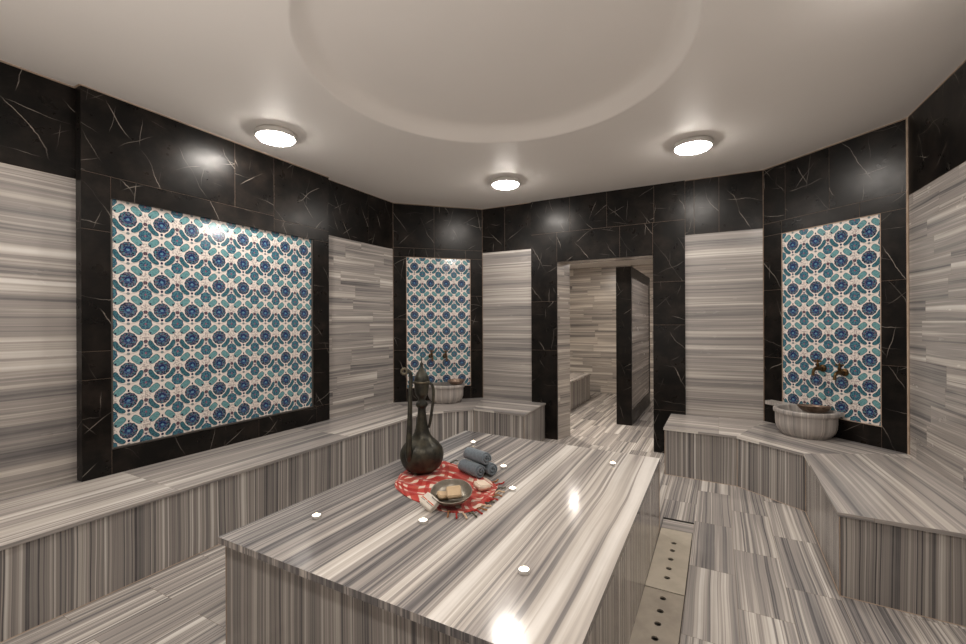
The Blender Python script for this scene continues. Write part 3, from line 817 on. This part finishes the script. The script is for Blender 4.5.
def tap(A_, B_, w, z, label):
    e_, L_ = unit(A_, B_); n_ = (e_[1], -e_[0])
    o_ = wpt(A_, B_, w, 0)
    root = empty('brass_tap', (o_[0], o_[1], z)); tag(root, label, 'tap', 'aged brass wall taps')
    Q = lambda a, d_, h: (e_[0]*a+n_[0]*d_, e_[1]*a+n_[1]*d_, h)
    mb = MB(); 
    tube(mb, [Q(0, -.006, 0), Q(0, .004, 0), Q(0, .010, 0), Q(0, .016, 0)], [.034, .034, .028, .018], 20); mb.build('wall_flange', m_tap, root)
    mb = MB(); tube(mb, [Q(0, .01, 0), Q(0, .03, 0), Q(0, .04, 0), Q(0, .05, 0), Q(0, .06, 0), Q(0, .085, 0), Q(0, .10, -.004), Q(0, .115, -.016), Q(0, .122, -.034), Q(0, .124, -.055), Q(0, .124, -.062)],
                    [.016, .016, .021, .024, .021, .017, .015, .0135, .0125, .0135, .0155], 16)
    mb.build('spout', m_tap, root)
    mb = MB(); tube(mb, [Q(0, .062, .012), Q(0, .062, .028), Q(0, .062, .034), Q(0, .062, .05), Q(0, .062, .06)], [.014, .013, .017, .010, .008], 14)
    mb.build('stem', m_tap, root)
    mb = MB()
    tube(mb, [Q(-.034, .062, .068), Q(-.026, .062, .068), Q(-.01, .062, .066), Q(.01, .062, .066), Q(.026, .062, .068), Q(.034, .062, .068)], [.006, .010, .006, .006, .010, .006], 10)
    tube(mb, [Q(0, .062, .055), Q(0, .062, .07), Q(0, .062, .082), Q(0, .062, .088)], [.008, .011, .008, .003], 12)
    mb.build('handle', m_tap, root)
tap(P1, P2, .505, 1.075, 'left brass tap above the basin behind the ewer')
tap(P1, P2, .700, 1.07, 'right brass tap above the basin behind the ewer')
tap(P3, P4, .59, 1.085, 'left brass tap on the tile panel above the right basin')
tap(P3, P4, .775, 1.065, 'right brass tap on the tile panel above the right basin')

def dish(name, loc_, R, h, mat, label, cat, tilt=(0, 0), group=None):
    root = empty(name, loc_); tag(root, label, cat, group); root.rotation_euler = (tilt[0], tilt[1], 0)
    outer = [(0, .006), (R*.3, .004), (R*.42, 0), (R*.46, .004), (R*.62, h*.16), (R*.82, h*.45), (R*.93, h*.78), (R*.985, h*.96), (R, h)]
    inner = [(R*.975, h*1.0), (R*.955, h*.95), (R*.90, h*.76), (R*.79, h*.46), (R*.6, h*.22), (R*.4, h*.13), (0.0, h*.12)]
    mb = MB(); lathe(mb, outer+inner, 56); mb.build('body', mat, root)
    mb = MB(); N_ = 56
    tube(mb, [(R*.99*cos(2*pi*i/N_), R*.99*sin(2*pi*i/N_), h) for i in range(N_+1)], .003, n=8, cap=False); mb.build('rolled_rim', mat, root)
    return root
w_ = wpt(P3, P4, .63, .17); dish('copper_bowl', (w_[0], w_[1], BT+.222), .130, .062, m_copper, 'brown copper bowl resting in the right basin', 'bowl', (radians(-5), 0))
w_ = wpt(P1, P2, .80, .26); dish('copper_bowl', (w_[0], w_[1], BT+.236), .115, .058, m_copper, 'brown copper bowl on the rim of the basin behind the ewer', 'bowl', (radians(4), 0))

# ------------------------------------------------------------------ still life on the platform
RV = Vector((cos(.495), sin(.495), 0)); DV = Vector((-sin(.495), cos(.495), 0)); ZV = Vector((0, 0, 1))
# plaid cloth
cx_, cy_ = -1.45, 2.22
bot = [(-1.742, 2.085), (-1.697, 2.042), (-1.569, 1.974), (-1.431, 1.938), (-1.293, 1.910), (-1.20, 1.93), (-1.135, 1.985), (-1.11, 2.152)]
top = [(-1.752, 2.10), (-1.838, 2.282), (-1.835, 2.442), (-1.762, 2.590), (-1.649, 2.588), (-1.436, 2.50), (-1.297, 2.44), (-1.175, 2.36)]
bs = smoothprof(bot, 10); ts = smoothprof(top, 10)
cl = empty('plaid_cloth', (cx_, cy_, ST)); tag(cl, 'rumpled red and white plaid cloth with tassels spread under the ewer and bowl', 'cloth')
rndp = [(random.uniform(0, 6), random.uniform(8, 22), random.uniform(-14, 14)) for _ in range(6)]
flat = [((-1.766, 2.397), .15), ((-1.275, 2.005), .11), ((-1.42, 2.45), .09), ((-1.36, 2.52), .08), ((-1.232, 2.262), .08), ((-1.336, 1.905), .07)]
def cloth_h(x, y, t):
    h = 0
    for ph, a, b in rndp: h += sin(ph + x*a + y*b)
    v = (y-2.2)*cos(.4)+(x+1.45)*sin(.4)
    h = max(0, h/6)*.5 + .5*abs(sin(v*34 + 2.2*sin(x*6)))**2
    k = 1.0
    for (p, r) in flat: k = min(k, max(0.0, min(1.0, (hypot(x-p[0], y-p[1])-r*.75)/(r*.5))))
    edge = min(1.0, min(t, 1-t)*8+.15)
    return .0025 + .024*h*k*edge
def cf(u, v):
    i = u*(len(bs)-1); a = int(min(i, len(bs)-2)); f = i-a
    p = [bs[a][q]*(1-f)+bs[a+1][q]*f for q in (0, 1)]; q_ = [ts[a][q]*(1-f)+ts[a+1][q]*f for q in (0, 1)]
    x = p[0]*(1-v)+q_[0]*v; y = p[1]*(1-v)+q_[1]*v
    return (x-cx_, y-cy_, cloth_h(x, y, v))
mb = MB(); mb.grid(cf, 140, 90, uvfn=lambda u, v: (u*.80+.06*sin(v*6)+.02*sin(u*23+v*9), v*.66+.05*sin(u*7)+.018*sin(v*21+u*8))); mb.build('cloth_body', m_plaid, cl, solid=.002)
tips = [((-1.16, 1.925), (-1.118, 1.888)), ((-1.14, 1.95), (-1.085, 1.93)), ((-1.13, 1.98), (-1.072, 1.972)), ((-1.125, 2.01), (-1.07, 2.02)), ((-1.12, 2.05), (-1.068, 2.07)), ((-1.118, 2.09), (-1.075, 2.12)),
        ((-1.12, 2.14), (-1.08, 2.165)), ((-1.13, 2.19), (-1.085, 2.225)), ((-1.14, 2.24), (-1.10, 2.29)), ((-1.15, 2.29), (-1.12, 2.35)), ((-1.18, 2.35), (-1.16, 2.42)), ((-1.22, 2.38), (-1.21, 2.44)),
        ((-1.60, 2.58), (-1.56, 2.63)), ((-1.66, 2.58), (-1.64, 2.65)), ((-1.20, 1.93), (-1.165, 1.865)), ((-1.24, 1.92), (-1.21, 1.85))]
fm = [plain('tassel_cream', srgb(206, 178, 150), rough=.9), plain('tassel_dark', srgb(84, 82, 70), rough=.9), plain('tassel_red', srgb(158, 34, 30), rough=.9), plain('tassel_brown', srgb(150, 104, 66), rough=.9)]
for i, (a, b) in enumerate(tips):
    mb = MB(); n_ = 10; pts = []; 
    for j in range(n_):
        t = j/(n_-1); wv = .006*sin(t*7+i)
        pts.append((a[0]*(1-t)+b[0]*t-cx_+wv, a[1]*(1-t)+b[1]*t-cy_-wv, .008+.006*sin(t*3.0)*(1-t*.6)))
    tube(mb, pts, [.0035+.0022*(.5+.5*sin(j*2.6)) for j in range(n_)], 7); mb.build('tassel', fm[i % 4], cl)

# ewer
EW = (-1.736, 2.354); zb = ST+.006
ew = empty('bronze_ewer', (EW[0], EW[1], zb)); tag(ew, 'tall dark bronze ewer with long spout and pointed lid', 'ewer')
px = .00672
prof = [(0, 0), (.062, 0), (.072, .004), (.098, .018), (.124, .045), (.139, .082), (.143, .118), (.134, .155), (.116, .183), (.090, .208), (.066, .232), (.050, .262), (.040, .300), (.033, .345), (.028, .385), (.026, .415),
        (.030, .425), (.038, .436), (.040, .446), (.036, .458), (.027, .468), (.0235, .478), (.027, .490), (.038, .505), (.044, .525), (.047, .555), (.0505, .582), (.052, .590), (.049, .594)]
mb = MB(); lathe(mb, smoothprof(prof, 3), 64, fn=lambda r, z, a: r*(1+.008*(cos(a*18) if .02 < z < .40 else 0))); mb.build('body', m_bronze, ew)
mb = MB(); lathe(mb, smoothprof([(.050, .593), (.0515, .600), (.049, .614), (.042, .634), (.031, .654), (.019, .674), (.011, .690), (.0085, .702), (.0115, .710), (.010, .718), (.004, .726), (.0035, .742), (.0055, .748), (.0025, .757), (0, .765)], 3), 48)
lid = mb.build('lid', m_bronze, ew)
mb = MB(); lathe(mb, [(.0515, .586), (.056, .589), (.056, .598), (.0515, .600)], 48); mb.build('rim_band', m_bronze_light, ew)
def ep(r, d_, z): v = RV*r + DV*d_ + ZV*z*.985; return (v.x, v.y, v.z)
# spout rises on the viewer's side, curls outward at the top and ends in a ring
sp = smoothprof([ep(-.060, -.10, .10), ep(-.066, -.125, .145), ep(-.066, -.125, .20), ep(-.064, -.110, .30), ep(-.062, -.10, .42), ep(-.060, -.095, .54), ep(-.056, -.09, .635), ep(-.060, -.09, .672), ep(-.072, -.09, .684), ep(-.086, -.09, .683)], 5)
n_ = len(sp); rr = [.024-.0115*min(1, (t/(n_-1))*1.7) for t in range(n_)]
mb = MB(); tube(mb, sp, rr, 16); spt = mb.build('spout', m_bronze, ew)
mb = MB(); c_ = Vector(ep(-.098, -.095, .684)); R_ = []
for i in range(25):
    a = 2*pi*i/24; R_.append(c_ + RV*cos(a)*.0175 + ZV*sin(a)*.0175)
tube(mb, R_, .0085, 8, cap=False); mb.build('spout_ring', m_bronze_light, spt)
mb = MB(); tube(mb, [ep(-.045, -.02, .60), ep(-.058, -.05, .605), ep(-.062, -.085, .60)], [.006, .005, .006], 8); mb.build('spout_brace', m_bronze, ew)
hd = smoothprof([ep(.040, .0, .592), ep(.056, .0, .592), ep(.070, .0, .580), ep(.078, .0, .545), ep(.077, .0, .49), ep(.070, .0, .43), ep(.062, .0, .375), ep(.054, 0, .325), ep(.044, 0, .295)], 5)
mb = MB(); tube(mb, hd, .0075, 10, flat=1.3); mb.build('handle', m_bronze, ew)

# hammered bowl with soaps
BWc = (-1.283, 2.008)
bb_ = dish('bronze_bowl', (BWc[0], BWc[1], ST+.026), .112, .055, m_bowl, 'hammered bronze bowl holding two soaps on the plaid cloth', 'bowl')
bb_.rotation_mode = 'QUATERNION'
from mathutils import Quaternion
bb_.rotation_quaternion = Quaternion(RV, radians(13))
def soap(loc_, size, rot, mat, label, imprint=True):
    root = bpy.data.objects.new('soap_bar', None)
    bm = bmesh.new(); bmesh.ops.create_cube(bm, size=1)
    for v in bm.verts: v.co = Vector((v.co.x*size[0], v.co.y*size[1], v.co.z*size[2]))
    me = bpy.data.meshes.new('soap_bar')
    if imprint:
        top_ = [f for f in bm.faces if f.normal.z > .9]
        r = bmesh.ops.inset_region(bm, faces=top_, thickness=size[0]*.13, depth=-.0022)
    bmesh.ops.bevel(bm, geom=[e for e in bm.edges if e.calc_length() > size[2]*.9 and e.calc_face_angle(0) > 1.2], offset=.005, segments=3, affect='EDGES')
    bm.to_mesh(me); bm.free(); me.materials.append(mat)
    for p in me.polygons: p.use_smooth = True
    bpy.data.objects.remove(root)
    o = bpy.data.objects.new('soap_bar', me); COL.objects.link(o); o.location = loc_; o.rotation_euler = rot
    tag(o, label, 'soap'); return o
soap((BWc[0]-.042, BWc[1]-.022, ST+.050), (.060, .052, .028), (radians(14), radians(12), .95), m_soap_tan, 'smaller tan soap lying under the other in the bronze bowl')
soap((BWc[0]+.016, BWc[1]-.002, ST+.070), (.080, .070, .030), (radians(30), radians(-4), .62), m_soap_tan, 'larger square tan soap leaning on top in the bronze bowl')
soap((-1.232, 2.262, ST+.030), (.080, .074, .036), (radians(9), radians(6), 1.15), m_soap_white, 'cream soap bar lying on the cloth right of the bronze bowl')

# folded washcloth leaning against the bowl
wc = empty('washcloth', (-1.358, 1.925, ST+.004), .52-.9); tag(wc, 'small white folded washcloth with an orange stripe leaning on the bronze bowl', 'washcloth')
wc.rotation_mode = 'QUATERNION'
wc.location = (-1.350, 1.896, ST+.042)
wc.rotation_quaternion = Quaternion(ZV, radians(-22)) @ Quaternion(RV, radians(40)) @ Quaternion(ZV, .495-.45)
def pad(z0, z1, hx, hy, ph):
    """one soft folded layer: a closed pillow-edged slab"""
    mb = MB(); nu, nv = 40, 10; zc_, hz = (z0+z1)/2, (z1-z0)/2
    def f(u, v):
        a = 2*pi*u; c_, s_ = cos(a), sin(a); m_ = max(abs(c_), abs(s_))**.82
        b_ = pi*(v-.5); rr_ = max(cos(b_), 0)**.35
        x, y = hx*c_/m_, hy*s_/m_
        return (x*rr_*(1+.02*sin(ph+y*60)), y*rr_*(1+.02*sin(ph*2+x*50)), zc_ + hz*sin(b_) + .0016*sin(x*70+ph) + .0014*sin(y*60+ph*3))
    mb.grid(f, nu, nv, closed_u=True); return mb
for z0, z1, hx, hy, ph in ((-.018, -.004, .049, .037, 0), (-.005, .008, .047, .036, 1.7), (.007, .018, .048, .034, 3.1)):
    pad(z0, z1, hx, hy, ph).build('folded_layer', m_white_cloth, wc)
for y0, wd, mt in ((-.004, .0045, m_orange), (-.012, .003, m_greystripe)):
    mb = MB(); mb.box((0, y0, .0182), (1, 0, 0), (0, 1, 0), (0, 0, 1), .0455, wd/2, .0016); mb.build('stripe', mt, wc)

# rolled towels
def towel(c, ax, Lh, R, label, spin=0.0):
    ax = Vector(ax).normalized(); sd = ZV.cross(ax).normalized(); up = ax.cross(sd)
    root = empty('rolled_towel', c); tag(root, label, 'towel', 'rolled grey-blue towels on the platform')
    turns = 3.4; n_ = 130; r0_ = .006
    def f(u, v):
        t = u; a = spin + t*turns*2*pi; r = r0_+(R-.004-r0_)*(t**.92)
        r *= 1+.018*sin(a*3+v*4)
        x = (v*2-1)*(Lh + .006*sin(a*1.5) - .006*t)
        # soft ends
        e_ = abs(v*2-1); r *= 1-.05*e_**6
        return tuple(ax*x + sd*cos(a)*r*-1 + up*sin(a)*r)
    mb = MB(); mb.grid(f, n_, 26, uvfn=lambda u, v: (u, v)); mb.build('rolled_sheet', m_towel, root, solid=.0098, subsurf=0)
    return root
ax = (.93, -.36, 0); an = Vector(ax).normalized(); pn = Vector((-an.y, an.x, 0))
c1 = Vector((-1.415, 2.452, ST+.046))
towel(c1, ax, .098, .044, 'grey-blue rolled towel at the front of the pile, beside the bowl', .4)
c2 = c1 + pn*.088 + an*.018
towel(c2, ax, .094, .043, 'grey-blue rolled towel at the back right of the pile, mostly hidden', 2.2)
c3 = (c1+c2)/2 + ZV*.072 + an*(-.008)
towel(c3, (.95, -.30, 0), .096, .043, 'grey-blue rolled towel on top of the pile', 1.2)

# tealights
cand = [((-1.804, 1.548), 'tealight alone near the left front of the platform'),
        ((-1.290, 1.756), 'tealight in front of the bronze bowl'),
        ((-.680, 1.591), 'tealight nearest the viewer, right front of the platform'),
        ((-1.072, 2.343), 'tealight right of the cream soap'),
        ((-1.292, 2.679), 'tealight just right of the rolled towels'),
        ((-1.774, 3.110), 'tealight behind the rolled towels, near the far end'),
        ((-.647, 3.086), 'tealight near the far right corner of the platform')]
def tealight():
    root = empty('tealight')
    mb = MB(); lathe(mb, [(0, 0), (.0205, 0), (.0215, .001), (.0215, .0165), (.0205, .0165), (.0200, .012)], 28); mb.build('cup', m_cup, root)
    mb = MB(); lathe(mb, [(.0203, .0145), (.012, .0142), (.0, .014)], 28); mb.build('wax', m_wax, root)
    mb = MB(); lathe(mb, smoothprof([(.0008, .014), (.0035, .0165), (.0040, .0185), (.0025, .0225), (.0, .027)], 3), 12); mb.build('flame', m_flame, root)
    return root
t0_ = tealight()
for i, (p, lab) in enumerate(cand):
    o = t0_ if i == 0 else copy_tree(t0_)
    o.location = (p[0], p[1], ST+.0005); o.rotation_euler = (0, 0, i*1.1); tag(o, lab, 'candle', 'tealights on the platform')

# ------------------------------------------------------------------ camera
cam = bpy.data.cameras.new('camera'); co = bpy.data.objects.new('camera', cam); COL.objects.link(co)
th, ro = .495, .0046
R0 = Vector((cos(th), sin(th), 0)); U0 = Vector((0, 0, 1)); Fw = Vector((-sin(th), cos(th), 0))
Rr = R0*cos(ro) - U0*sin(ro); Uu = R0*sin(ro) + U0*cos(ro)
M_ = Matrix((Rr, Uu, -Fw)).transposed().to_4x4(); M_.translation = (0, 0, 1.52)
co.matrix_world = M_
cam.sensor_width = 36; cam.lens = 436/966*36; cam.shift_y = 1.1/966; cam.clip_start = .05
sc.camera = co

w = bpy.data.worlds.new('world'); sc.world = w; w.use_nodes = True
w.node_tree.nodes['Background'].inputs[0].default_value = (.9, .8, .7, 1); w.node_tree.nodes['Background'].inputs[1].default_value = .05
sc.view_settings.view_transform = 'Standard'; sc.view_settings.look = 'None'; sc.view_settings.exposure = 0.76
sc.cycles.use_denoising = True; sc.cycles.max_bounces = 10; sc.cycles.diffuse_bounces = 6; sc.cycles.glossy_bounces = 5
sc.cycles.sample_clamp_indirect = 6.0; sc.cycles.caustics_reflective = False; sc.cycles.caustics_refractive = False
